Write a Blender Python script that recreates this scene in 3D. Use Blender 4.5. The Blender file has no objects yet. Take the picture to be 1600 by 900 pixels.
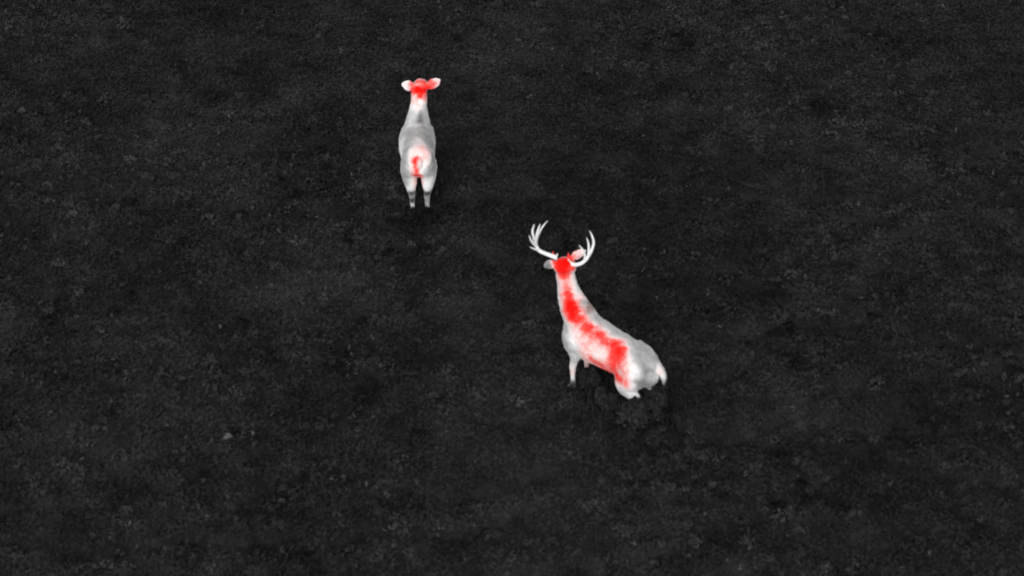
import bpy, bmesh, math, random
import numpy as np
from mathutils import Vector
R = math.radians
random.seed(7)
rng = np.random.default_rng(11)
scene = bpy.context.scene
C = scene.collection

# ------------------------------------------------------------------ camera
H = 17.5
cam = bpy.data.cameras.new('camera')
cam.sensor_width = 36.0
cam.lens = 36.0 * 3609.0 / 1600.0
cam.clip_start = 0.5
cam.clip_end = 900.0
camo = bpy.data.objects.new('camera', cam)
C.objects.link(camo)
cam.dof.use_dof = True; cam.dof.focus_distance = 60.0; cam.dof.aperture_fstop = 1.9
camo.location = (0, 0, H)
camo.rotation_euler = (R(90 - 37), 0, 0)
scene.camera = camo

# ------------------------------------------------------------------ sky, sun, exposure
w = bpy.data.worlds.new('World'); scene.world = w
w.use_nodes = True
nt = w.node_tree; nt.nodes.clear()
sky = nt.nodes.new('ShaderNodeTexSky'); sky.sky_type = 'NISHITA'; sky.sun_disc = False
SUN_EL, SUN_AZ = R(40), R(190)          # azimuth clockwise from +Y
sky.sun_elevation = SUN_EL; sky.sun_rotation = SUN_AZ
bw = nt.nodes.new('ShaderNodeRGBToBW')   # a monochrome sensor: the light has no hue
bg = nt.nodes.new('ShaderNodeBackground'); bg.inputs['Strength'].default_value = 0.115
ow = nt.nodes.new('ShaderNodeOutputWorld')
nt.links.new(sky.outputs[0], bw.inputs[0]); nt.links.new(bw.outputs[0], bg.inputs[0]); nt.links.new(bg.outputs[0], ow.inputs[0])
sl = bpy.data.lights.new('sun', 'SUN'); sl.energy = 2.1; sl.angle = R(50)
so = bpy.data.objects.new('sun', sl); C.objects.link(so)
sdir = Vector((math.sin(SUN_AZ) * math.cos(SUN_EL), math.cos(SUN_AZ) * math.cos(SUN_EL), math.sin(SUN_EL)))
so.rotation_euler = sdir.to_track_quat('Z', 'Y').to_euler()
scene.view_settings.view_transform = 'Standard'
scene.view_settings.look = 'None'
scene.view_settings.gamma = 1.0
scene.view_settings.exposure = 0.22

# ------------------------------------------------------------------ helpers
def tag(o, label=None, cat=None, group=None, kind=None):
    if label: o['label'] = label
    if cat: o['category'] = cat
    if group: o['group'] = group
    if kind: o['kind'] = kind
    return o

def vnoise(x, y, seed=0):
    """smooth value noise on numpy arrays, about -1..1"""
    xi = np.floor(x).astype(np.int64); yi = np.floor(y).astype(np.int64)
    fx = x - xi; fy = y - yi
    fx = fx * fx * (3 - 2 * fx); fy = fy * fy * (3 - 2 * fy)
    def h(a, b):
        n = (a * 374761393 + b * 668265263 + seed * 1442695041) & 0xFFFFFFFF
        n = ((n ^ (n >> 13)) * 1274126177) & 0xFFFFFFFF
        n = n ^ (n >> 16)
        return (n & 0xFFFF) / 32767.5 - 1.0
    return (h(xi, yi) * (1 - fx) + h(xi + 1, yi) * fx) * (1 - fy) + (h(xi, yi + 1) * (1 - fx) + h(xi + 1, yi + 1) * fx) * fy

def fbm(x, y, s, octv=4, seed=0, gain=0.5):
    a, t, n = 1.0, 0.0, 0.0
    c, sn = math.cos(0.6), math.sin(0.6)
    x = x / s; y = y / s
    for i in range(octv):
        t = t + a * vnoise(x, y, seed + i * 17); n += a
        a *= gain; x, y = (c * x - sn * y) * 2.03 + 3.7, (sn * x + c * y) * 2.03 + 1.3
    return t / n

DOE_O, DOE_YAW = (-1.235, 25.37), R(93)
STAG_O, STAG_YAW = (1.052, 21.07), R(138)

def tracks(x, y):
    """faint trodden game trails winding over the slope, 0..1"""
    t = np.zeros_like(x)
    for a, b, cx, cy, ph, wd in ((0.34, 0.94, 0.5, 23.4, 0.4, 0.16), (-0.5, 0.86, -3.2, 20.2, 1.9, 0.13), (0.75, 0.66, 3.6, 25.5, 3.0, 0.15),
                                 (-0.25, 0.97, 2.2, 20.0, 5.0, 0.12), (0.15, 0.99, -3.0, 26.5, 2.2, 0.16), (-0.6, 0.8, 4.3, 20.4, 2.9, 0.12)):
        d = a * (x - cx) + b * (y - cy) + 0.35 * np.sin(((x - cx) * b - (y - cy) * a) * 0.8 + ph) + 0.25 * fbm(x, y, 0.9, 2, 91)
        t = np.maximum(t, np.exp(-(d / wd) ** 2))
    return t

def ground_z(x, y):
    x = np.asarray(x, float); y = np.asarray(y, float)
    z = 0.16 * fbm(x, y, 3.2, 3, 5) + 0.05 * fbm(x, y, 0.85, 3, 23) - 0.05 * tracks(x, y)
    far = np.clip((np.hypot(x, y - 24) - 14) / 60, 0, 1)
    z = z + far * 2.5 * fbm(x, y, 45, 3, 77)
    # level off where the deer stand
    for (ox, oy), rad in ((DOE_O, 1.0), (STAG_O, 1.1)):
        k = np.exp(-(np.hypot(x - ox, y - oy) / rad) ** 2 * 0.7)
        z = z * (1 - k)
    return z

def mat_principled(name, rough=1.0, spec=0.1):
    m = bpy.data.materials.new(name); m.use_nodes = True
    b = m.node_tree.nodes['Principled BSDF']
    b.inputs['Roughness'].default_value = rough
    b.inputs['Specular IOR Level'].default_value = spec
    return m, m.node_tree, b

def mesh_np(name, verts, quads, mat):
    me = bpy.data.meshes.new(name)
    nv, nf, k = len(verts), len(quads), quads.shape[1]
    me.vertices.add(nv); me.vertices.foreach_set('co', np.asarray(verts, np.float32).ravel())
    me.loops.add(nf * k); me.loops.foreach_set('vertex_index', np.asarray(quads, np.int32).ravel())
    me.polygons.add(nf); me.polygons.foreach_set('loop_start', np.arange(0, nf * k, k, dtype=np.int32))
    me.update(calc_edges=True); me.validate()
    me.materials.append(mat)
    return me

def fattr(me, name, vals):
    a = me.attributes.new(name, 'FLOAT', 'POINT'); a.data.foreach_set('value', np.asarray(vals, np.float32))

# ------------------------------------------------------------------ ground
def cover_shade(x, y, r):
    big = fbm(x, y, 2.3, 3, 61); patch = fbm(x, y, 0.62, 5, 131, .60); fine = fbm(x, y, .085, 2, 171); sharp = np.abs(fbm(x + .3 * y, y, .45, 3, 201))
    mid = fbm(x + 2.1, y, .22, 3, 251)
    v = 0.25 + 0.10 * big + 0.21 * patch + 0.15 * mid + 0.05 * fine - 0.11 * np.exp(-(sharp / .06) ** 2) - 0.06 * tracks(x, y) + .010 * r.normal(size=len(x))
    return .08 + np.logaddexp(0, (v - .08) * 18) / 18

def make_ground():
    def axis(c, half, step, far):
        n = int(half / step)
        a = list(np.arange(-n, n + 1) * step)
        s = step; p = a[-1]; ext = []
        while p < far:
            s *= 1.22; p += s; ext.append(p)
        return np.array([-q for q in ext[::-1]] + a + ext) + c
    xs = axis(0, 9.0, 0.045, 420); ys = axis(24.0, 8.0, 0.045, 420)
    X, Y = np.meshgrid(xs, ys)
    Z = ground_z(X, Y)
    V = np.stack([X, Y, Z], -1).reshape(-1, 3)
    nx, ny = len(xs), len(ys)
    i = np.arange(ny - 1)[:, None] * nx + np.arange(nx - 1)[None, :]
    Q = np.stack([i, i + 1, i + nx + 1, i + nx], -1).reshape(-1, 4)
    m = leaf_material('dark_mossy_soil', 0.010, 0.079)
    o = bpy.data.objects.new('ground', mesh_np('ground', V, Q, m)); C.objects.link(o)
    o.data.polygons.foreach_set('use_smooth', np.ones(len(Q), bool))
    fattr(o.data, 'shade', np.clip(cover_shade(X.ravel(), Y.ravel(), rng), 0, 1))
    tag(o, 'dark uneven open ground under low heath', kind='structure')
def leaf_material(name, lo, hi):
    m, t, b = mat_principled(name, 1.0, 0.0)
    at = t.nodes.new('ShaderNodeAttribute'); at.attribute_name = 'shade'
    cr = t.nodes.new('ShaderNodeValToRGB')
    cr.color_ramp.elements[0].position = 0.0; cr.color_ramp.elements[0].color = (lo, lo, lo, 1)
    cr.color_ramp.elements[1].position = 1.0; cr.color_ramp.elements[1].color = (hi, hi, hi, 1)
    t.links.new(at.outputs['Fac'], cr.inputs[0]); t.links.new(cr.outputs[0], b.inputs['Base Color'])
    return m
make_ground()
LEAF = leaf_material('heath_leaf', 0.009, 0.074)

def leaves(cen, nrm, length, width, shade, flop=0.6, r=rng):
    """kite-shaped leaves with a fold; returns verts (n*4,3), quads, per-vertex shade"""
    n = len(cen)
    a = r.normal(size=(n, 3)); a -= (a * nrm).sum(1)[:, None] * nrm * flop
    a /= np.linalg.norm(a, axis=1)[:, None]
    b = np.cross(nrm, a); b /= np.linalg.norm(b, axis=1)[:, None] + 1e-9
    L = length[:, None]; W = width[:, None]
    up = nrm * (L * 0.12)
    p0 = cen - a * L * .5; p1 = cen + b * W * .5 + up; p2 = cen + a * L * .5; p3 = cen - b * W * .5 + up
    V = np.stack([p0, p1, p2, p3], 1).reshape(-1, 3)
    Q = np.arange(n * 4).reshape(n, 4)
    return V, Q, np.repeat(shade, 4)

def make_cover():
    r = rng
    def spread(n, x0, x1, y0, y1, lmin, lmax, asp, lift, outer=False, tilt=.09):
        x = r.uniform(x0, x1, n); y = r.uniform(y0, y1, n)
        if outer:
            k = (np.abs(x) > 8.4) | (y < 17) | (y > 31.6); x, y = x[k], y[k]
        m = len(x)
        clump = fbm(x, y, 0.34, 3, 41)
        canopy = np.clip(0.05 + 0.07 * clump, 0.01, 0.2) * (1 - 0.6 * tracks(x, y))
        z = ground_z(x, y) + canopy * (.55 + .45 * r.random(m)) * lift + 0.012
        e = 0.05
        nn = r.normal(size=(m, 3)) * tilt + np.array([0, 0, 1.0])
        nn[:, 0] -= (fbm(x + e, y, .34, 3, 41) - clump) / e * 0.05
        nn[:, 1] -= (fbm(x, y + e, .34, 3, 41) - clump) / e * 0.05
        nn /= np.linalg.norm(nn, axis=1)[:, None]
        L = r.uniform(lmin, lmax, m); W = L * r.uniform(asp * .6, asp * 1.3, m)
        return leaves(np.stack([x, y, z], 1), nn, L, W, np.clip(cover_shade(x, y, r), 0, 1))
    def tussocks(n, per, smin, smax, hmin, hmax, lmin, lmax, asp, dt, spread_tone, pred=None):
        """little cushions and sprays standing out of the mat, lighter or darker than it"""
        cx = r.uniform(-8.4, 8.4, n); cy = r.uniform(17, 31.6, n)
        if pred is not None: k = r.random(n) < pred(cx, cy); cx, cy = cx[k], cy[k]
        n = len(cx); rad = r.uniform(smin, smax, n); hg = r.uniform(hmin, hmax, n); tn = r.normal(dt, spread_tone, n)
        i = np.repeat(np.arange(n), per); m = len(i)
        a = r.uniform(0, 2 * math.pi, m); q = np.sqrt(r.random(m)) * (1 + .35 * np.sin(a * 3 + i))
        x = cx[i] + np.cos(a) * q * rad[i]; y = cy[i] + np.sin(a) * q * rad[i] * .8
        dome = np.clip(1 - (q / 1.35) ** 2, 0, 1)
        z = ground_z(x, y) + .04 + hg[i] * dome * r.random(m) ** .35
        nn = np.stack([np.cos(a) * q * .6, np.sin(a) * q * .6, np.full(m, .9)], 1) + r.normal(size=(m, 3)) * .25
        nn /= np.linalg.norm(nn, axis=1)[:, None]
        L = r.uniform(lmin, lmax, m); W = L * r.uniform(asp * .6, asp * 1.3, m)
        sh = cover_shade(x, y, r) + tn[i] * (.55 + .45 * dome)
        return leaves(np.stack([x, y, z], 1), nn, L, W, np.clip(sh, .02, 1))
    rough = lambda x, y: np.clip(.45 + 1.1 * fbm(x, y, 2.6, 3, 301), .05, 1)
    feet = []
    def at_feet(px, py, n, sp, hmax, tone):
        x = px + r.normal(size=n) * sp; y = py + r.normal(size=n) * sp * .8
        h = r.uniform(.25, 1, n) * hmax; az = r.uniform(0, 2 * math.pi, n)
        base = np.stack([x, y, ground_z(x, y)], 1)
        tip = base + np.stack([np.cos(az) * h * .45, np.sin(az) * h * .45, h], 1)
        s_ = np.stack([-np.sin(az), np.cos(az), np.zeros(n)], 1) * r.uniform(.004, .011, n)[:, None]
        mid = base * .45 + tip * .55 - np.stack([np.cos(az), np.sin(az), -np.full(n, .4)], 1) * (h * .06)[:, None]
        V = np.stack([base, mid - s_, tip, mid + s_], 1).reshape(-1, 3)
        sh = np.clip(cover_shade(x, y, r) + tone, .02, 1)
        feet.append((V, np.arange(n * 4).reshape(n, 4), np.repeat(sh, 4)))
    for px, py, n, sp, hm, tn in FEET: at_feet(px, py, n, sp, hm, tn)
    parts = [spread(400000, -8.6, 8.6, 16.8, 31.8, .022, .07, .62, 1.0),
             spread(26000, -8.6, 8.6, 16.8, 31.8, .05, .13, .14, 1.4, tilt=.5),
             tussocks(3000, 46, .05, .17, .02, .08, .03, .07, .7, .03, .12, rough),
             tussocks(700, 26, .03, .08, .04, .12, .02, .05, .6, .22, .10, rough),
             tussocks(1700, 6, .02, .05, .05, .13, .03, .07, .35, .50, .25, rough),
             tussocks(1400, 9, .03, .10, .04, .13, .05, .13, .12, .16, .12, rough),
             spread(60000, -26, 26, 4, 62, .08, .20, .5, 1.2, outer=True)] + feet
    V = []; Q = []; S = []; off = 0
    for v, q, s in parts:
        V.append(v); Q.append(q + off); S.append(s); off += len(v)
    me = mesh_np('ground_cover', np.concatenate(V), np.concatenate(Q), LEAF)
    fattr(me, 'shade', np.concatenate(S))
    o = bpy.data.objects.new('ground_cover', me); C.objects.link(o)
    tag(o, 'low dark mottled heath and grass covering the ground', 'ground cover', kind='stuff')
# taller grass round the hooves: x, y, blades, spread, height, tone
FEET = [(-1.33, 24.72, 500, .16, .15, -.05), (-1.12, 24.76, 500, .16, .15, -.05), (-1.24, 25.5, 500, .25, .16, -.03),
        (.70, 21.13, 260, .13, .09, -.06), (1.05, 21.3, 400, .25, .15, -.05), (1.35, 20.75, 900, .30, .20, -.05), (1.62, 20.72, 500, .18, .24, -.05), (1.1, 20.9, 300, .25, .12, -.05)]
make_cover()

# ------------------------------------------------------------------ low shrubs
STEM, _t, _b = mat_principled('dark_stem', 1.0, 0.0); _b.inputs['Base Color'].default_value = (0.018, 0.018, 0.018, 1)
def make_shrub(px, py, rad, hgt, n, seed, label, lobes=5, tone=0.2):
    r = np.random.default_rng(seed)
    root = bpy.data.objects.new('low_shrub', None); C.objects.link(root)
    z0 = float(ground_z(px, py)) - 0.03
    root.location = (px, py, z0); root.empty_display_size = .2
    tag(root, label, 'shrub', 'low shrubs around the antlered deer')
    lc = []
    for i in range(lobes):
        a = r.uniform(0, 2 * math.pi); d = rad * r.uniform(0.1, 0.62)
        lc.append((d * math.cos(a), d * math.sin(a), hgt * r.uniform(.3, .75), rad * r.uniform(.25, .5), hgt * r.uniform(.2, .36)))
    lc = np.array(lc)
    k = r.integers(0, lobes, n)
    dv = r.normal(size=(n, 3)); dv /= np.linalg.norm(dv, axis=1)[:, None]
    dv[:, 2] = np.where(dv[:, 2] < -.3, -dv[:, 2], dv[:, 2])
    f = r.random(n) ** .3
    jag = 1 + .22 * fbm(dv[:, 0] * 3 + k, dv[:, 1] * 3 + dv[:, 2] * 2, .8, 3, seed)
    cen = lc[k, :3] + dv * (np.stack([lc[k, 3], lc[k, 3], lc[k, 4]], 1) * (f * jag)[:, None])
    cen[:, 2] = np.maximum(cen[:, 2], .03)
    nn = dv * .9 + r.normal(size=(n, 3)) * .45 + np.array([0, 0, .5]); nn /= np.linalg.norm(nn, axis=1)[:, None]
    L = r.uniform(.03, .085, n); W = L * r.uniform(.35, .7, n)
    wx, wy = cen[:, 0] + px, cen[:, 1] + py
    sh = np.clip(tone + .12 * fbm(wx, wy, .2, 3, seed + 3) + .05 * r.normal(size=n) + (r.random(n) > .985) * .2, 0, 1)
    V, Q, S = leaves(cen, nn, L, W, sh, r=r)
    me = mesh_np('foliage', V, Q, LEAF); fattr(me, 'shade', S)
    fo = bpy.data.objects.new('foliage', me); C.objects.link(fo); fo.parent = root
    bm = bmesh.new()
    for i in range(lobes * 2):
        c = lc[i % lobes]
        q = [Vector((r.normal() * .03, r.normal() * .03, 0)), Vector((c[0] * .5 + r.normal() * .02, c[1] * .5 + r.normal() * .02, c[2] * .55)), Vector((c[0] + r.normal() * .06, c[1] + r.normal() * .06, c[2] + c[4] * .6))]
        sweep(bm, q, [.009, .006, .003], sides=5)
    me2 = bpy.data.meshes.new('stem'); bm.to_mesh(me2); bm.free(); me2.materials.append(STEM)
    st = bpy.data.objects.new('stem', me2); C.objects.link(st); st.parent = root

# ------------------------------------------------------------------ sweeps
def catmull(pts, vals, sub):
    P = [Vector(p) for p in pts]; n = len(P); oP = []; oV = []
    for i in range(n - 1):
        p0 = P[max(i - 1, 0)]; p1 = P[i]; p2 = P[i + 1]; p3 = P[min(i + 2, n - 1)]
        v0, v1, v2, v3 = (np.array(vals[max(i - 1, 0)], float), np.array(vals[i], float), np.array(vals[i + 1], float), np.array(vals[min(i + 2, n - 1)], float))
        for k in range(sub):
            t = k / sub
            f = lambda a, b, c, d: 0.5 * ((2 * b) + (c - a) * t + (2 * a - 5 * b + 4 * c - d) * t * t + (3 * b - a - 3 * c + d) * t ** 3)
            oP.append(f(p0, p1, p2, p3)); oV.append(np.maximum(f(v0, v1, v2, v3), 0.0015))
    oP.append(P[-1]); oV.append(np.array(vals[-1], float))
    return oP, oV

def sweep(bm, pts, radii, sides=14, side=None, sub=1):
    """closed tube; radii are numbers or (across, in-plane) pairs; side = fixed 'across' direction"""
    rr = [(r, r) if isinstance(r, (int, float)) else tuple(r) for r in radii]
    P = [Vector(p) for p in pts]
    if sub > 1: P, rr = catmull(P, rr, sub)
    n = len(P); rings = []
    prev = None
    for i in range(n):
        t = (P[min(i + 1, n - 1)] - P[max(i - 1, 0)]).normalized()
        if side is not None: a = Vector(side)
        elif prev is not None: a = prev
        else: a = Vector((0, 1, 0)) if abs(t.y) < .9 else Vector((1, 0, 0))
        a = (a - t * a.dot(t)).normalized(); b = t.cross(a).normalized(); prev = a
        ra, rb = rr[i]
        rings.append([bm.verts.new(P[i] + a * (ra * math.cos(2 * math.pi * k / sides)) + b * (rb * math.sin(2 * math.pi * k / sides))) for k in range(sides)])
    for i in range(n - 1):
        for k in range(sides):
            bm.faces.new((rings[i][k], rings[i][(k + 1) % sides], rings[i + 1][(k + 1) % sides], rings[i + 1][k]))
    t0 = (P[0] - P[1]).normalized(); t1 = (P[-1] - P[-2]).normalized()
    c0 = bm.verts.new(P[0] + t0 * min(rr[0]) * .6); c1 = bm.verts.new(P[-1] + t1 * min(rr[-1]) * .6)
    for k in range(sides):
        bm.faces.new((rings[0][(k + 1) % sides], rings[0][k], c0))
        bm.faces.new((rings[-1][k], rings[-1][(k + 1) % sides], c1))

# ------------------------------------------------------------------ deer
def smooth_mesh(bm, voxel, it=6):
    bmesh.ops.recalc_face_normals(bm, faces=bm.faces)
    me = bpy.data.meshes.new('tmp'); bm.to_mesh(me); bm.free()
    o = bpy.data.objects.new('tmp', me); C.objects.link(o)
    m = o.modifiers.new('r', 'REMESH'); m.mode = 'VOXEL'; m.voxel_size = voxel
    s = o.modifiers.new('s', 'SMOOTH'); s.factor = .5; s.iterations = it
    dg = bpy.context.evaluated_depsgraph_get(); dg.update()
    out = bpy.data.meshes.new_from_object(o.evaluated_get(dg))
    bpy.data.objects.remove(o); bpy.data.meshes.remove(me)
    return out

def coat_material():
    m, t, b = mat_principled('warm_coat', 1.0, 0.0)
    L = t.links
    tone = t.nodes.new('ShaderNodeAttribute'); tone.attribute_name = 'tone'
    heat = t.nodes.new('ShaderNodeAttribute'); heat.attribute_name = 'warmth'
    tc = t.nodes.new('ShaderNodeTexCoord')
    ns = t.nodes.new('ShaderNodeTexNoise'); ns.inputs['Scale'].default_value = 55; ns.inputs['Detail'].default_value = 5; ns.inputs['Roughness'].default_value = .75
    L.new(tc.outputs['Object'], ns.inputs['Vector'])
    # heat + speckle where it is neither cold nor hot
    sub = t.nodes.new('ShaderNodeMath'); sub.operation = 'SUBTRACT'; L.new(ns.outputs[0], sub.inputs[0]); sub.inputs[1].default_value = .5
    mu = t.nodes.new('ShaderNodeMath'); mu.operation = 'MULTIPLY'; L.new(sub.outputs[0], mu.inputs[0]); mu.inputs[1].default_value = 1.1
    inv = t.nodes.new('ShaderNodeMath'); inv.operation = 'MULTIPLY_ADD'; L.new(heat.outputs['Fac'], inv.inputs[0]); L.new(heat.outputs['Fac'], inv.inputs[1]); inv.inputs[2].default_value = 0
    par = t.nodes.new('ShaderNodeMath'); par.operation = 'SUBTRACT'; L.new(heat.outputs['Fac'], par.inputs[0]); L.new(inv.outputs[0], par.inputs[1])
    mm = t.nodes.new('ShaderNodeMath'); mm.operation = 'MULTIPLY'; L.new(mu.outputs[0], mm.inputs[0]); L.new(par.outputs[0], mm.inputs[1])
    m4 = t.nodes.new('ShaderNodeMath'); m4.operation = 'MULTIPLY_ADD'; m4.use_clamp = True
    L.new(mm.outputs[0], m4.inputs[0]); m4.inputs[1].default_value = 4.2; L.new(heat.outputs['Fac'], m4.inputs[2])
    # tone with a little mottling
    n2 = t.nodes.new('ShaderNodeTexNoise'); n2.inputs['Scale'].default_value = 14; n2.inputs['Detail'].default_value = 6; L.new(tc.outputs['Object'], n2.inputs['Vector'])
    s2 = t.nodes.new('ShaderNodeMapRange'); L.new(n2.outputs[0], s2.inputs[0]); s2.inputs[1].default_value = .3; s2.inputs[2].default_value = .7; s2.inputs[3].default_value = .86; s2.inputs[4].default_value = 1.14
    tm = t.nodes.new('ShaderNodeMath'); tm.operation = 'MULTIPLY'; tm.use_clamp = True; L.new(tone.outputs['Fac'], tm.inputs[0]); L.new(s2.outputs[0], tm.inputs[1])
    cg = t.nodes.new('ShaderNodeCombineColor')
    for i in range(3): L.new(tm.outputs[0], cg.inputs[i])
    # white -> pink -> red
    rp = t.nodes.new('ShaderNodeValToRGB'); e = rp.color_ramp.elements
    e[0].position = 0; e[0].color = (.95, .95, .95, 1); e[1].position = 1; e[1].color = (.93, .006, .004, 1)
    x = e.new(.35); x.color = (.95, .62, .60, 1); x = e.new(.66); x.color = (.95, .10, .085, 1); x = e.new(.88); x.color = (.94, .012, .009, 1)
    L.new(m4.outputs[0], rp.inputs[0])
    mf = t.nodes.new('ShaderNodeMapRange'); L.new(m4.outputs[0], mf.inputs[0]); mf.inputs[1].default_value = 0; mf.inputs[2].default_value = .3
    mx = t.nodes.new('ShaderNodeMix'); mx.data_type = 'RGBA'
    L.new(mf.outputs[0], mx.inputs[0]); L.new(cg.outputs[0], mx.inputs[6]); L.new(rp.outputs[0], mx.inputs[7])
    dk = t.nodes.new('ShaderNodeMath'); dk.operation = 'MULTIPLY'; dk.use_clamp = True; L.new(tone.outputs['Fac'], dk.inputs[0]); dk.inputs[1].default_value = 1.7
    vm = t.nodes.new('ShaderNodeVectorMath'); vm.operation = 'SCALE'; L.new(rp.outputs[0], vm.inputs[0]); L.new(dk.outputs[0], vm.inputs['Scale'])
    L.new(vm.outputs[0], mx.inputs[7])
    L.new(mx.outputs[2], b.inputs['Base Color'])
    b.inputs['Sheen Weight'].default_value = 1.0; b.inputs['Sheen Roughness'].default_value = .3
    return m
COAT = coat_material()
HORN, _t, _b = mat_principled('pale_antler', .8, .1)
_tc = _t.nodes.new('ShaderNodeTexCoord'); _n = _t.nodes.new('ShaderNodeTexNoise'); _n.inputs['Scale'].default_value = 60; _n.inputs['Detail'].default_value = 4
_cr = _t.nodes.new('ShaderNodeValToRGB'); _cr.color_ramp.elements[0].color = (.8, .8, .8, 1); _cr.color_ramp.elements[1].color = (.97, .97, .97, 1)
_t.links.new(_tc.outputs['Object'], _n.inputs['Vector']); _t.links.new(_n.outputs[0], _cr.inputs[0]); _t.links.new(_cr.outputs[0], _b.inputs['Base Color'])

def ear(bm, base, tip, normal, wid, th=.011):
    """leaf-shaped ear, cupped, flat along `normal`"""
    b, t = Vector(base), Vector(tip); n = Vector(normal); d = t - b
    n = (n - d.normalized() * n.dot(d.normalized())).normalized(); s = d.cross(n).normalized()
    prof = ((0, .35), (.12, .55), (.3, .88), (.5, 1.0), (.7, .86), (.86, .55), (.96, .26), (1.0, .1))
    for cup in (-1, 0, 1):      # three overlapping strips make the cup
        pts = [b + d * u + s * (cup * wid * k * .5) + n * (abs(cup) * wid * k * .22) for u, k in prof]
        sweep(bm, pts, [(wid * k * .56, th) for u, k in prof], sides=12, side=s, sub=2)

def leg(bm, pts, radii):
    sweep(bm, pts, radii, sides=14, side=(0, 1, 0), sub=4)
    h = Vector(pts[-1])
    for s in (-1, 1):           # cloven hoof
        sweep(bm, [h + Vector((-.012, s * .013, .045)), h + Vector((.012, s * .015, .02)), h + Vector((.05, s * .012, .0))], [.021, .022, .008], sides=8)

def paint(me, spots, base):
    """warmth and tone of the coat: sites on the animal's own surface, blended smoothly between them"""
    n = len(me.vertices); co = np.empty(n * 3, np.float32); me.vertices.foreach_get('co', co); co = co.reshape(-1, 3).astype(float)
    if not spots:
        fattr(me, 'tone', np.full(n, base)); fattr(me, 'warmth', np.zeros(n)); return
    wob = np.stack([fbm(co[:, 1] * 1.3 + 5 + co[:, 2], co[:, 2] + co[:, 0], .09, 3, s) for s in (1, 2, 3)], 1) * .012
    q = co + wob
    sp = np.array(spots); W = np.full(n, 1e-30); T = np.full(n, base * 1e-30); Hh = np.zeros(n)
    dd = np.sqrt(((sp[:, None, :3] - sp[None, :, :3]) ** 2).sum(-1)); dd.sort(axis=1)
    sg = np.clip(dd[:, 1:4].mean(1) * .47, .013, .055)
    for (x, y, z, h, t), s1 in zip(sp, sg):
        d2 = ((q - (x, y, z)) ** 2).sum(1)
        w = np.exp(-d2 / (2 * s1 * s1)) + 1e-5 / (1 + d2 / .01) ** 3
        W += w; T += w * t; Hh += w * h
    T = T * (.50 + .50 * T / W)
    m = fbm(co[:, 0] + co[:, 1] * .7, co[:, 2] + co[:, 1] * .6, .10, 4, 31)
    m2 = fbm(co[:, 0] - co[:, 1] * .5 + 9, co[:, 2] + co[:, 1] * .8, .045, 3, 57)
    fattr(me, 'tone', np.clip(T / W * (1 + .13 * m + .10 * m2), 0.02, .97))
    h = Hh / W; fattr(me, 'warmth', np.clip(h + (.28 * m + .35 * m2) * h * (1.15 - h) * 1.3, 0, 1))

def muscle(me, amp, seed):
    """slight unevenness of bone and muscle under the coat"""
    n = len(me.vertices); co = np.empty(n * 3, np.float32); me.vertices.foreach_get('co', co); co = co.reshape(-1, 3)
    no = np.empty(n * 3, np.float32); me.vertices.foreach_get('normal', no); no = no.reshape(-1, 3)
    d = fbm(co[:, 0] * 1.0 + 3, co[:, 2] * .8 + np.abs(co[:, 1]) * .8, .16, 3, seed) + .6 * fbm(co[:, 0] + co[:, 1] * 2, co[:, 2] * 1.5 - co[:, 1], .06, 2, seed + 9)
    k = np.clip((co[:, 2] - .2) / .4, .1, 1)
    me.vertices.foreach_set('co', (co + no * (d * amp * k)[:, None]).astype(np.float32).ravel()); me.update()

def fur(body_me, n, length, r, skip=None, long=0):
    """short guard hairs standing off the coat, coloured like the skin they grow from"""
    me = body_me; me.calc_loop_triangles()
    nv = len(me.vertices); co = np.empty(nv * 3, np.float32); me.vertices.foreach_get('co', co); co = co.reshape(-1, 3)
    no = np.empty(nv * 3, np.float32); me.vertices.foreach_get('normal', no); no = no.reshape(-1, 3)
    nt_ = len(me.loop_triangles); ti = np.empty(nt_ * 3, np.int32); me.loop_triangles.foreach_get('vertices', ti); ti = ti.reshape(-1, 3)
    tv = np.empty(nv, np.float32); me.attributes['tone'].data.foreach_get('value', tv)
    hv = np.empty(nv, np.float32); me.attributes['warmth'].data.foreach_get('value', hv)
    A = np.linalg.norm(np.cross(co[ti[:, 1]] - co[ti[:, 0]], co[ti[:, 2]] - co[ti[:, 0]]), axis=1)
    f = r.choice(nt_, n, p=A / A.sum()); u = r.random((n, 2)); sw = u.sum(1) > 1; u[sw] = 1 - u[sw]
    T = ti[f]; p = co[T[:, 0]] + (co[T[:, 1]] - co[T[:, 0]]) * u[:, :1] + (co[T[:, 2]] - co[T[:, 0]]) * u[:, 1:]
    nn = no[T[:, 0]]
    flow = np.array([-.8, 0, -.45]) + r.normal(size=(n, 3)) * .3
    lg = np.arange(n) < long            # the sparse long guard hairs of the winter coat stand out further
    d = nn * np.where(lg, 2.2, .22)[:, None] + flow; d /= np.linalg.norm(d, axis=1)[:, None]
    L = (length * r.uniform(.5, 1.2, n) + lg * r.random(n) ** 1.3 * .035)[:, None]
    if skip is not None:
        k = skip(p); L = L * k[:, None]
    side = np.cross(d, nn); side /= np.linalg.norm(side, axis=1)[:, None] + 1e-9
    W = np.where(lg, .00018, .0016)[:, None]
    a = p - nn * .004
    V = np.stack([a - side * W, a + side * W, a + d * L * .6 + side * W * .7 + nn * .08 * L, a + d * L - nn * L * .05], 1).reshape(-1, 3)
    out = mesh_np('fur', V, np.arange(n * 4).reshape(n, 4), COAT)
    fattr(out, 'tone', np.repeat(tv[T[:, 0]], 4)); fattr(out, 'warmth', np.repeat(hv[T[:, 0]], 4))
    return out

def animal(name, o, yaw, label):
    e = bpy.data.objects.new(name, None); C.objects.link(e)
    e.location = (o[0], o[1], 0); e.rotation_euler = (0, 0, yaw); e.empty_display_size = .3
    return tag(e, label, 'deer')

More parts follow.
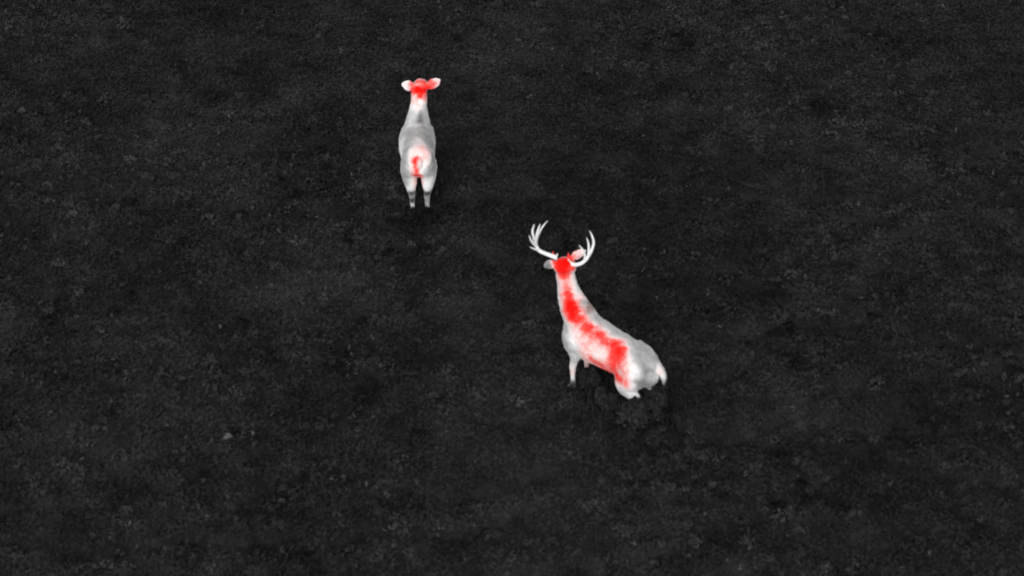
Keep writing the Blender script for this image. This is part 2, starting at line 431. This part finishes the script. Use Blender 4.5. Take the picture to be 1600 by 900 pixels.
def child(name, me, parent):
    o = bpy.data.objects.new(name, me); C.objects.link(o); o.parent = parent
    me.polygons.foreach_set('use_smooth', np.ones(len(me.polygons), bool))
    return o

def short_fur(p):       # no long hair on the lower legs and the face
    return np.clip((p[:, 2] - .25) / .3, .15, 1) * np.clip((1.55 - p[:, 2]) / .2, .25, 1)

# ---- the doe, seen from behind
def make_doe():
    e = animal('doe', DOE_O, DOE_YAW, 'antlerless pale grey deer standing with its back turned, red head and ears spread')
    bm = bmesh.new()
    Y = (0, 1, 0)
    trunk = [(-.575, .80, .05, .06), (-.56, .79, .12, .14), (-.50, .775, .175, .195), (-.40, .77, .208, .215), (-.22, .75, .220, .215), (-.02, .73, .238, .225),
             (.16, .72, .238, .235), (.30, .74, .205, .235), (.41, .765, .15, .20), (.49, .775, .09, .13), (.52, .78, .04, .06)]
    sweep(bm, [(x, .012 * math.exp(-(x / .3) ** 2), z) for x, z, a, b in trunk], [(a, b) for x, z, a, b in trunk], sides=28, side=Y, sub=3)
    # neck
    neck = [(.22, .84, .190, .15, 0), (.34, .93, .152, .135, -.01), (.43, 1.02, .122, .118, -.02), (.50, 1.11, .106, .108, -.03), (.535, 1.19, .105, .10, -.035), (.555, 1.25, .100, .09, -.035)]
    sweep(bm, [(x, y, z) for x, z, a, b, y in neck], [(a, b) for x, z, a, b, y in neck], sides=22, side=Y, sub=3)
    # head, muzzle pointing away and a little down
    head = [(.500, 1.265, .07, .055), (.54, 1.28, .104, .078), (.60, 1.285, .106, .082), (.66, 1.265, .090, .072), (.73, 1.235, .056, .052), (.80, 1.195, .042, .040), (.85, 1.165, .036, .034), (.87, 1.155, .02, .02)]
    sweep(bm, [(x, -.06, z) for x, z, a, b in head], [(a, b) for x, z, a, b in head], sides=20, side=Y, sub=3)
    ear(bm, (.545, .015, 1.285), (.480, .190, 1.385), (-.8, .1, .6), .068)
    ear(bm, (.545, -.135, 1.285), (.480, -.325, 1.435), (-.8, -.1, .6), .066)
    for s in (-1, 1):
        sweep(bm, [(.655, -.06 + s * .07, 1.290), (.675, -.06 + s * .072, 1.286)], [.018, .017], sides=10)      # eye
        leg(bm, [(-.42, s * .09, .78), (-.37, s * .112, .66), (-.36, s * .122, .54), (-.44, s * .115, .44), (-.50, s * .108, .36), (-.495, s * .10, .30), (-.475, s * .098, .20), (-.465, s * .098, .09), (-.44, s * .098, .035)],
            [(.12, .16), (.122, .17), (.108, .14), (.086, .10), (.056, .060), (.043, .046), (.035, .037), (.028, .029), (.024, .026)])
        leg(bm, [(.30, s * .11, .78), (.27, s * .13, .66), (.24, s * .125, .53), (.26, s * .11, .44), (.28, s * .10, .33), (.28, s * .098, .20), (.275, s * .096, .09), (.30, s * .096, .035)],
            [(.09, .13), (.08, .11), (.055, .068), (.038, .042), (.033, .036), (.021, .024), (.027, .028), (.023, .025)])
    for s in (-1, 1):
        sweep(bm, [(.24, s * .10, .90), (.28, s * .165, .76), (.30, s * .16, .66)], [(.05, .06), (.06, .09), (.05, .08)], sides=12)
        sweep(bm, [(-.28, s * .10, .90), (-.36, s * .14, .82), (-.42, s * .135, .74)], [(.05, .05), (.065, .09), (.07, .10)], sides=12)
    sweep(bm, [(-.55, 0, .88), (-.585, 0, .84), (-.598, 0, .76), (-.585, 0, .68), (-.565, 0, .64)], [(.035, .03), (.045, .03), (.036, .026), (.028, .02), (.010, .01)], sides=12, side=Y, sub=3)
    me = smooth_mesh(bm, .0085)
    me.materials.append(COAT)
    muscle(me, .009, 5); paint(me, DOE_COAT, .5)
    child('body', me, e)
    child('fur', fur(me, 14000, .022, np.random.default_rng(3), short_fur), e)

DOE_COAT = []

# ---- the antlered deer, three-quarter from behind
def make_stag():
    e = animal('antlered_deer', STAG_O, STAG_YAW, 'antlered deer with red neck, back and flank, hind legs hidden behind dark shrubs')
    bm = bmesh.new()
    Y = (0, 1, 0)
    trunk = [(-.765, .80, .05, .05), (-.75, .785, .13, .14), (-.69, .775, .19, .20), (-.57, .785, .232, .225), (-.38, .80, .24, .22), (-.15, .80, .252, .235),
             (.08, .80, .262, .265), (.26, .83, .245, .285), (.38, .86, .20, .27), (.48, .88, .13, .20), (.53, .89, .06, .10)]
    sweep(bm, [(x, 0, z) for x, z, a, b in trunk], [(a, b) for x, z, a, b in trunk], sides=30, side=Y, sub=3)
    neck = [(.27, .96, .20, .20), (.38, 1.06, .175, .20), (.47, 1.18, .145, .18), (.53, 1.30, .125, .15), (.56, 1.42, .112, .125), (.58, 1.52, .108, .11), (.585, 1.59, .10, .10)]
    sweep(bm, [(x, 0, z) for x, z, a, b in neck], [(a, b) for x, z, a, b in neck], sides=24, side=Y, sub=3)
    hd = Vector((.72, -.60, -.35)).normalized()      # the head is turned a little to its right
    b0 = Vector((.585, .0, 1.615))
    head = [(-.09, .02, .08, .07), (-.04, .02, .124, .105), (.03, .015, .134, .112), (.10, .0, .112, .098), (.19, -.015, .068, .068), (.28, -.02, .052, .052), (.34, -.022, .046, .044), (.37, -.025, .028, .026)]
    hs = Vector((0, 0, 1)).cross(hd).normalized(); hu = hd.cross(hs).normalized()
    sweep(bm, [b0 + hd * t + hu * u for t, u, a, b in head], [(a, b) for t, u, a, b in head], sides=20, side=hs, sub=3)
    eb = b0 + hd * -.02
    ear(bm, STAG_EAR[0][0], STAG_EAR[0][1], hd, .055)
    ear(bm, STAG_EAR[1][0], STAG_EAR[1][1], hd, .058)
    for p, q in STAG_BROW: sweep(bm, [p, (Vector(p) + Vector(q)) / 2, q], [.02, .016, .007], sides=8)
    for s in (-1, 1):
        c = b0 + hd * .12 + hs * (s * .084) + hu * .02
        sweep(bm, [c, c + hd * .02], [.02, .018], sides=10)
        sweep(bm, [b0 + hs * (s * .05) + hu * .05, b0 + hs * (s * .066) + hu * .115], [.034, .026], sides=10)   # pedicles
        leg(bm, [(-.58, s * .11, .80), (-.52, s * .14, .66), (-.50, s * .15, .54), (-.57, s * .135, .45), (-.655, s * .12, .40), (-.65, s * .115, .34), (-.63, s * .112, .20), (-.62, s * .112, .09), (-.59, s * .112, .035)],
            [(.13, .18), (.125, .19), (.10, .14), (.068, .085), (.042, .05), (.034, .038), (.026, .029), (.032, .033), (.027, .029)])
        leg(bm, [(.34, s * .13, .86), (.32, s * .155, .72), (.29, s * .15, .60), (.31, s * .135, .49), (.335, s * .128, .37), (.335, s * .126, .22), (.33, s * .126, .10), (.355, s * .126, .035)],
            [(.11, .15), (.095, .13), (.068, .085), (.046, .052), (.040, .044), (.026, .029), (.032, .033), (.027, .029)])
    for s in (-1, 1):
        sweep(bm, [(.24, s * .12, 1.00), (.29, s * .20, .84), (.32, s * .19, .70)], [(.06, .07), (.07, .11), (.06, .10)], sides=12)
        sweep(bm, [(-.40, s * .14, .94), (-.50, s * .19, .84), (-.56, s * .175, .74)], [(.06, .06), (.07, .10), (.08, .11)], sides=12)
    sweep(bm, [(-.66, 0, .90), (-.77, -.02, .885), (-.855, -.05, .80), (-.87, -.065, .71), (-.86, -.07, .635)], [(.10, .08), (.088, .064), (.050, .033), (.036, .022), (.012, .01)], sides=12, side=Y, sub=3)
    me = smooth_mesh(bm, .0095)
    me.materials.append(COAT)
    muscle(me, .010, 6); paint(me, STAG_COAT, .5)
    child('body', me, e)
    child('fur', fur(me, 20000, .024, np.random.default_rng(4), short_fur), e)
    for beam in STAG_ANTLERS:
        b2 = bmesh.new()
        for pts, rad in beam: sweep(b2, pts, [q * 1.0 for q in rad], sides=10, sub=4)
        am = smooth_mesh(b2, .005, 2); am.materials.append(HORN)
        child('antler', am, e)

STAG_EAR = [((.5, .08, 1.6), (.45, .24, 1.56)), ((.6, -.08, 1.6), (.55, -.24, 1.62))]
STAG_BROW = []
STAG_COAT = []
STAG_ANTLERS = []
#SPOTS_BEGIN
DOE_COAT = [
    (0.54,0.01,1.34,0.6,0.9), (0.53,-0.07,1.36,0.65,0.9), (0.53,-0.14,1.34,0.6,0.9), (0.50,0.04,1.27,0.85,0.9), (0.48,-0.01,1.28,1,0.9), (0.48,-0.06,1.27,1,0.9),
    (0.50,-0.12,1.27,1,0.9), (0.51,-0.17,1.28,0.8,0.9), (0.46,0.02,1.21,0.3,0.9), (0.44,-0.03,1.22,0.6,0.9), (0.44,-0.07,1.21,0.85,0.9), (0.47,-0.11,1.20,0.5,0.9),
    (0.54,-0.14,1.16,0.65,0.9), (0.42,0.02,1.16,0.3,0.9), (0.41,-0.02,1.17,0.4,0.9), (0.40,-0.06,1.15,0,0.97), (0.44,-0.11,1.14,0.35,0.9), (0.50,-0.13,1.10,0.2,0.9),
    (0.37,0.04,1.10,0.2,0.9), (0.35,-0.02,1.11,0.4,0.9), (0.37,-0.07,1.10,0.1,0.75), (0.41,-0.12,1.07,0,0.7), (0.31,0.05,1.05,0,0.7), (0.30,-0.00,1.06,0.15,0.7),
    (0.29,-0.05,1.05,0,0.4), (0.31,-0.09,1.04,0,0.6), (0.36,-0.13,1.01,0,0.7), (0.24,0.09,1.00,0,0.65), (0.23,0.02,1.01,0,0.65), (0.22,-0.04,1.01,0,0.15),
    (0.18,-0.03,0.98,0,0.18), (0.26,-0.04,1.03,0,0.2), (0.24,-0.09,1.00,0,0.45), (0.27,-0.14,0.97,0,0.65), (0.17,0.13,0.94,0,0.65), (0.15,0.05,0.96,0,0.55),
    (0.13,-0.01,0.96,0.2,0.5), (0.13,-0.07,0.95,0,0.35), (0.17,-0.13,0.93,0,0.5), (0.06,0.18,0.88,0,0.6), (-0.02,0.09,0.94,0,0.5), (-0.02,-0.01,0.95,0.15,0.48),
    (-0.02,-0.10,0.93,0,0.45), (0.07,-0.18,0.86,0,0.5), (-0.07,0.22,0.84,0,0.8), (-0.20,0.14,0.92,0,0.5), (-0.27,0.06,0.96,0.1,0.55), (-0.29,-0.02,0.97,0.15,0.9),
    (-0.23,-0.11,0.93,0,0.42), (-0.09,-0.20,0.84,0,0.4), (-0.17,0.23,0.77,0,0.9), (-0.40,0.15,0.92,0,0.5), (-0.45,0.08,0.97,0.22,0.9), (-0.45,0.02,0.98,0.3,0.9),
    (-0.46,-0.04,0.98,0.3,0.9), (-0.45,-0.08,0.96,0.5,0.9), (-0.43,-0.13,0.94,0.2,0.5), (-0.26,-0.20,0.82,0,0.35), (-0.17,0.22,0.67,0,0.8), (-0.49,0.15,0.89,0,0.55),
    (-0.51,0.09,0.91,0.2,0.9), (-0.51,0.03,0.92,0.3,0.9), (-0.51,-0.03,0.91,0.2,0.97), (-0.52,-0.08,0.90,0.4,0.9), (-0.50,-0.13,0.89,0.3,0.9), (-0.44,-0.19,0.83,0,0.38),
    (-0.46,0.20,0.79,0,0.5), (-0.53,0.14,0.84,0,0.65), (-0.54,0.09,0.86,0.55,0.9), (-0.53,0.04,0.85,0.9,0.9), (-0.59,0.00,0.89,0.8,0.9), (-0.59,-0.03,0.87,0,0.97),
    (-0.54,-0.07,0.84,0.3,0.9), (-0.54,-0.12,0.83,0.2,0.9), (-0.48,-0.19,0.78,0,0.4), (-0.46,0.21,0.70,0,0.5), (-0.55,0.14,0.77,0,0.6), (-0.58,0.09,0.79,0.35,0.9),
    (-0.60,0.04,0.80,0.7,0.9), (-0.62,0.01,0.81,0.4,0.9), (-0.61,-0.03,0.80,0,0.97), (-0.59,-0.07,0.78,0.15,0.9), (-0.57,-0.12,0.77,0.15,0.55), (-0.50,-0.19,0.71,0,0.5),
    (-0.48,0.20,0.62,0,0.55), (-0.55,0.14,0.68,0,0.65), (-0.60,0.08,0.72,0.35,0.9), (-0.62,0.03,0.75,0.9,0.9), (-0.63,-0.00,0.74,0.3,0.9), (-0.62,-0.04,0.73,0,0.97),
    (-0.58,-0.10,0.70,0,0.85), (-0.51,-0.18,0.63,0,0.65), (-0.48,0.17,0.54,0,0.5), (-0.49,0.12,0.56,0,0.5), (-0.47,0.07,0.55,0.25,0.9), (-0.59,0.03,0.63,0.9,0.9),
    (-0.55,-0.00,0.60,0.8,0.9), (-0.44,-0.04,0.53,0.3,0.9), (-0.49,-0.10,0.55,0,0.7), (-0.48,-0.17,0.53,0,0.7), (-0.51,0.15,0.47,0,0.55), (-0.52,0.10,0.47,0.1,0.75),
    (-0.49,0.05,0.46,0.3,0.9), (-0.43,-0.03,0.45,0.4,0.9), (-0.52,-0.08,0.46,0,0.9), (-0.52,-0.14,0.46,0,0.8), (-0.54,0.15,0.40,0,0.8), (-0.54,0.09,0.40,0,0.8),
    (-0.54,-0.08,0.40,0,0.9), (-0.55,-0.13,0.40,0,0.75), (-0.55,0.14,0.36,0,0.06), (-0.56,0.11,0.36,0,0.06), (-0.55,0.08,0.36,0,0.06), (-0.52,-0.06,0.33,0,0.05),
    (-0.55,-0.10,0.35,0,0.05), (-0.55,-0.13,0.35,0,0.05), (-0.55,0.11,0.33,0,0.1), (-0.55,-0.09,0.32,0,0.08), (-0.50,0.12,0.19,0,0.06), (-0.50,0.07,0.19,0,0.06),
    (-0.49,-0.07,0.19,0,0.3), (-0.54,0.11,0.29,0,0.45), (-0.52,-0.09,0.25,0,0.45), (-0.51,0.09,0.20,0,0.12), (-0.50,-0.10,0.15,0,0.6), (-0.49,0.09,0.10,0,0.9),
    (-0.47,0.09,0.05,0,0.7), (0.48,-0.22,1.32,0.6,0.9), (0.47,-0.26,1.37,0.6,0.9), (0.47,-0.30,1.42,0.4,0.9), (0.49,-0.32,1.43,0.15,0.95), (0.46,-0.28,1.34,0.2,0.95),
    (0.50,0.08,1.32,0.5,0.9), (0.48,0.12,1.36,0.35,0.9), (0.46,0.12,1.33,0.1,0.95), (0.49,0.17,1.40,0.1,0.9),
]
STAG_COAT = [
    (0.71,-0.02,1.68,0.9,0.9), (0.64,-0.03,1.73,0.95,0.9), (0.56,-0.05,1.74,0.85,0.9), (0.68,0.07,1.71,0.75,0.9), (0.60,0.08,1.71,1,0.9), (0.53,0.05,1.71,1,0.9),
    (0.50,-0.00,1.71,0.85,0.9), (0.60,0.11,1.66,0.8,0.9), (0.54,0.09,1.66,0.95,0.9), (0.49,0.06,1.67,0.85,0.9), (0.48,-0.00,1.67,0.7,0.9), (0.58,0.10,1.57,0.8,0.9),
    (0.53,0.08,1.58,0.8,0.9), (0.50,0.05,1.58,0.75,0.9), (0.65,0.08,1.53,0.15,0.9), (0.48,-0.01,1.56,0.2,0.9), (0.65,0.07,1.42,0,0.85), (0.56,0.11,1.49,0.35,0.9),
    (0.51,0.09,1.51,0.6,0.9), (0.48,0.05,1.50,0.55,0.9), (0.46,0.00,1.49,0.1,0.9), (0.65,0.06,1.33,0,0.8), (0.55,0.11,1.40,0.35,0.9), (0.49,0.10,1.42,0.7,0.9),
    (0.45,0.06,1.42,0.6,0.9), (0.42,0.01,1.40,0.05,0.85), (0.62,0.09,1.25,0,0.85), (0.53,0.12,1.31,0.5,0.9), (0.46,0.11,1.34,0.85,0.9), (0.42,0.08,1.34,0.85,0.9),
    (0.38,0.03,1.34,0.2,0.75), (0.58,0.11,1.16,0,0.8), (0.50,0.13,1.21,0.55,0.9), (0.43,0.13,1.24,0.95,0.9), (0.37,0.10,1.25,0.9,0.9), (0.32,0.05,1.27,0.4,0.4),
    (0.29,0.03,1.25,0,0.55), (0.56,0.09,1.04,0.1,0.8), (0.46,0.15,1.12,0.6,0.9), (0.38,0.15,1.16,0.95,0.9), (0.31,0.12,1.18,0.85,0.9), (0.26,0.08,1.18,0.5,0.9),
    (0.22,0.03,1.17,0.35,0.33), (0.28,0.05,1.22,0.5,0.4), (0.16,0.01,1.13,0,0.6), (0.50,0.13,0.99,0,0.55), (0.43,0.16,1.05,0.4,0.9), (0.34,0.16,1.10,0.85,0.9),
    (0.26,0.14,1.12,0.8,0.9), (0.20,0.09,1.12,0.65,0.9), (0.15,0.04,1.11,0.4,0.36), (0.11,-0.01,1.08,0,0.65), (0.51,0.11,0.84,0,0.5), (0.44,0.15,0.91,0,0.6),
    (0.33,0.18,1.00,0.3,0.9), (0.24,0.17,1.04,0.5,0.9), (0.16,0.13,1.05,0.75,0.9), (0.09,0.07,1.06,0.75,0.9), (0.04,0.03,1.06,0.3,0.45), (-0.04,-0.01,1.04,0,0.65),
    (0.45,0.21,0.82,0,0.45), (0.34,0.23,0.89,0,0.65), (0.25,0.22,0.95,0.25,0.9), (0.16,0.19,0.98,0.35,0.9), (0.08,0.16,1.01,0.65,0.9), (0.00,0.11,1.03,0.85,0.9),
    (-0.07,0.06,1.03,0.8,0.9), (-0.15,0.02,1.03,0.05,0.55), (-0.23,-0.03,1.03,0,0.62), (0.39,0.24,0.76,0,0.45), (0.25,0.26,0.84,0,0.75), (0.17,0.24,0.88,0.25,0.9),
    (0.07,0.22,0.94,0.4,0.9), (-0.03,0.19,0.97,0.4,0.9), (-0.11,0.15,0.99,0.7,0.9), (-0.19,0.11,1.00,0.75,0.9), (-0.26,0.06,1.02,0.85,0.9), (-0.33,0.03,1.02,0.6,0.9),
    (-0.38,-0.01,1.02,0,0.6), (-0.45,-0.06,1.01,0,0.6), (0.34,0.24,0.67,0,0.55), (0.21,0.25,0.74,0,0.8), (0.09,0.27,0.82,0.35,0.9), (-0.01,0.25,0.87,0.38,0.9),
    (-0.11,0.22,0.90,0.28,0.9), (-0.19,0.20,0.94,0.32,0.9), (-0.29,0.17,0.97,0.85,0.9), (-0.36,0.13,0.99,0.9,0.9), (-0.42,0.10,1.00,0.75,0.9), (-0.48,0.08,1.01,0.05,0.55),
    (-0.55,0.03,1.01,0,0.5), (-0.62,-0.03,1.00,0,0.55), (-0.67,-0.12,0.95,0,0.65), (0.34,0.17,0.51,0,0.75), (0.24,0.19,0.58,0,0.8), (0.06,0.26,0.73,0.5,0.9),
    (-0.04,0.26,0.79,0.55,0.9), (-0.12,0.25,0.83,0.2,0.9), (-0.21,0.24,0.87,0.16,0.9), (-0.31,0.21,0.90,0.65,0.9), (-0.42,0.20,0.95,0.8,0.9), (-0.48,0.18,0.96,0.55,0.9),
    (-0.54,0.15,0.96,0.1,0.7), (-0.61,0.11,0.98,0,0.45), (-0.69,0.04,0.97,0,0.5), (-0.77,-0.02,0.95,0,0.55), (-0.80,-0.09,0.89,0,0.6), (0.32,0.17,0.40,0.1,0.8),
    (-0.01,0.20,0.65,0.5,0.9), (-0.15,0.24,0.73,0.75,0.9), (-0.25,0.24,0.78,0.5,0.9), (-0.35,0.24,0.83,0.75,0.9), (-0.44,0.23,0.88,0.6,0.9), (-0.53,0.23,0.90,0.4,0.9),
    (-0.59,0.20,0.90,0.2,0.9), (-0.65,0.18,0.88,0.05,0.97), (-0.70,0.11,0.91,0,0.5), (-0.77,0.06,0.90,0,0.5), (0.32,0.15,0.31,0.3,0.9), (0.33,0.15,0.21,0,0.9),
    (0.36,0.13,0.11,0,0.02), (0.36,0.14,0.12,0,0.02), (0.31,0.15,0.15,0,0.02), (0.36,0.13,0.15,0,0.1), (-0.17,0.20,0.66,0.8,0.9), (-0.25,0.17,0.64,1,0.9),
    (-0.36,0.20,0.69,0.85,0.9), (-0.48,0.25,0.79,0.35,0.9), (-0.56,0.25,0.83,0.5,0.9), (-0.61,0.22,0.83,0.25,0.9), (-0.68,0.19,0.81,0.05,0.8), (-0.73,0.13,0.82,0,0.5),
    (-0.78,0.05,0.79,0,0.5), (-0.27,0.17,0.63,0.6,0.9), (-0.36,0.20,0.59,0.95,0.9), (-0.47,0.26,0.68,0.75,0.9), (-0.56,0.26,0.72,0.55,0.9), (-0.62,0.24,0.72,0.25,0.9),
    (-0.68,0.21,0.73,0,0.45), (-0.73,0.15,0.73,0,0.35), (-0.39,0.22,0.55,0.1,0.9), (-0.50,0.26,0.62,0.3,0.9), (-0.58,0.26,0.65,0.65,0.9), (-0.65,0.23,0.65,0.1,0.85),
    (-0.69,0.17,0.63,0,0.4), (-0.51,0.25,0.54,0,0.6), (-0.57,0.23,0.56,0.2,0.9), (-0.61,0.17,0.53,0,0.85), (-0.61,0.13,0.24,0,0.8), (-0.58,0.16,0.38,0,0.7),
    (-0.63,-0.09,0.30,0,0.5), (-0.83,-0.03,0.89,0.2,0.95), (-0.86,0.00,0.84,0.3,0.97), (-0.88,-0.03,0.77,0,0.95), (-0.87,-0.06,0.65,0,0.4), (-0.85,-0.08,0.86,0,0.7),
    (0.55,-0.12,1.76,0.45,0.9), (0.51,-0.18,1.78,0.35,0.9), (0.48,-0.24,1.79,0.1,0.9), (0.73,0.14,1.68,0,0.1), (0.77,0.14,1.67,0,0.6), (0.76,0.16,1.62,0,0.3),
]
STAG_ANTLERS = [[
    ([(0.653, 0.088, 1.767), (0.675, 0.108, 1.795), (0.759, 0.157, 1.825), (0.834, 0.184, 1.849), (0.885, 0.176, 1.893), (0.909, 0.144, 1.946), (0.914, 0.095, 2.008), (0.908, 0.035, 2.070), (0.891, -0.034, 2.127)], [0.024, 0.027, 0.023, 0.022, 0.021, 0.018, 0.014, 0.01, 0.004]),
    ([(0.899, 0.161, 1.933), (0.900, 0.149, 2.016), (0.897, 0.120, 2.093), (0.895, 0.090, 2.146)], [0.017, 0.015, 0.011, 0.004]),
    ([(0.888, 0.179, 1.920), (0.892, 0.209, 2.016), (0.903, 0.219, 2.107), (0.907, 0.182, 2.180)], [0.017, 0.016, 0.013, 0.005]),
    ([(0.869, 0.189, 1.889), (0.870, 0.243, 1.964), (0.879, 0.278, 2.032), (0.890, 0.288, 2.091)], [0.016, 0.014, 0.01, 0.004]),
    ([(0.823, 0.174, 1.840), (0.842, 0.231, 1.885), (0.849, 0.278, 1.920), (0.860, 0.315, 1.957)], [0.016, 0.013, 0.009, 0.004]),
    ([(0.670, 0.090, 1.778), (0.641, 0.091, 1.816), (0.629, 0.094, 1.855)], [0.014, 0.012, 0.005]),
    ],
[
    ([(0.507, -0.016, 1.709), (0.479, -0.028, 1.702), (0.434, -0.055, 1.714), (0.397, -0.102, 1.743), (0.378, -0.146, 1.793), (0.365, -0.185, 1.851), (0.359, -0.217, 1.918), (0.368, -0.236, 1.976), (0.396, -0.238, 2.043), (0.425, -0.225, 2.104)], [0.022, 0.024, 0.022, 0.021, 0.02, 0.018, 0.016, 0.014, 0.011, 0.004]),
    ([(0.373, -0.151, 1.811), (0.375, -0.162, 1.886), (0.398, -0.182, 1.955), (0.435, -0.189, 2.023)], [0.015, 0.014, 0.011, 0.004]),
    ([(0.397, -0.102, 1.753), (0.387, -0.111, 1.816), (0.411, -0.103, 1.900), (0.461, -0.085, 1.958)], [0.014, 0.013, 0.01, 0.004]),
    ([(0.381, -0.116, 1.780), (0.347, -0.121, 1.786)], [0.012, 0.006]),
    ([(0.508, -0.029, 1.710), (0.518, 0.007, 1.753), (0.528, 0.029, 1.796)], [0.012, 0.009, 0.004]),
    ],
]
STAG_BROW = [((0.701, 0.077, 1.747), (0.723, 0.070, 1.842)), ((0.581, -0.044, 1.740), (0.592, -0.061, 1.821)), ]
STAG_EAR = [((0.671, 0.077, 1.697), (0.769, 0.166, 1.633)), ((0.576, -0.062, 1.714), (0.474, -0.235, 1.798))]
#SPOTS_END
SHRUBS = [
    (1.47, 20.47, .25, .62, 1700, 1, 'dark low shrub hiding the left hind shank of the antlered deer', 8, .27),
    (1.665, 20.66, .24, .54, 1900, 2, 'dark low shrub under the tail of the antlered deer', 8, .25),
    (.905, 21.17, .15, .42, 1300, 3, 'small dark shrub between the forelegs of the antlered deer', 6, .25),
    (1.12, 20.90, .20, .24, 1100, 4, 'low dark shrub under the belly of the antlered deer', 6, .26),
]
STONE, _t, _b = mat_principled('pale_stone', .95, .1)
_tc = _t.nodes.new('ShaderNodeTexCoord'); _n = _t.nodes.new('ShaderNodeTexNoise'); _n.inputs['Scale'].default_value = 25; _n.inputs['Detail'].default_value = 6
_cr = _t.nodes.new('ShaderNodeValToRGB'); _cr.color_ramp.elements[0].color = (.028, .028, .028, 1); _cr.color_ramp.elements[1].color = (.055, .055, .055, 1)
_t.links.new(_tc.outputs['Object'], _n.inputs['Vector']); _t.links.new(_n.outputs[0], _cr.inputs[0]); _t.links.new(_cr.outputs[0], _b.inputs['Base Color'])
def make_stone(px, py, size, seed, label, mat=None):
    r = random.Random(seed); bm = bmesh.new()
    for i in range(16):
        v = Vector((r.gauss(0, 1), r.gauss(0, 1), r.gauss(0, 1))).normalized()
        bm.verts.new((v.x * size, v.y * size * .8, v.z * size * .75))
    bmesh.ops.convex_hull(bm, input=bm.verts)
    for v in [v for v in bm.verts if not v.link_faces]: bm.verts.remove(v)
    bmesh.ops.bevel(bm, geom=bm.edges[:], offset=size * .06, segments=1, affect='EDGES')
    me = bpy.data.meshes.new('stone'); bm.to_mesh(me); bm.free(); me.materials.append(mat or STONE)
    o = bpy.data.objects.new('stone', me); C.objects.link(o); o.location = (px, py, float(ground_z(px, py)) + .045 + size * .2)
    tag(o, label, 'stone', 'pale stones lying in the heath')
BRIGHT_STONE, _t, _b = mat_principled('light_stone', .9, .1); _b.inputs['Base Color'].default_value = (.10, .10, .10, 1)
STONES = [
    (-3.29, 20.25, .075, 1, 'small angular pale stone, the brightest, in the lower left', BRIGHT_STONE),
    (.10, 29.10, .055, 2, 'small round pale stone near the top edge, right of the doe'),
    (6.27, 23.20, .060, 3, 'small round pale stone at the right edge'),
    (-6.89, 27.45, .070, 4, 'round grey stone at the upper left edge'),
    (-2.57, 19.13, .055, 5, 'round grey stone near the bottom, right of the angular stone'),
]
make_doe()
make_stag()
for args in SHRUBS: make_shrub(*args)
for args in STONES: make_stone(*args)
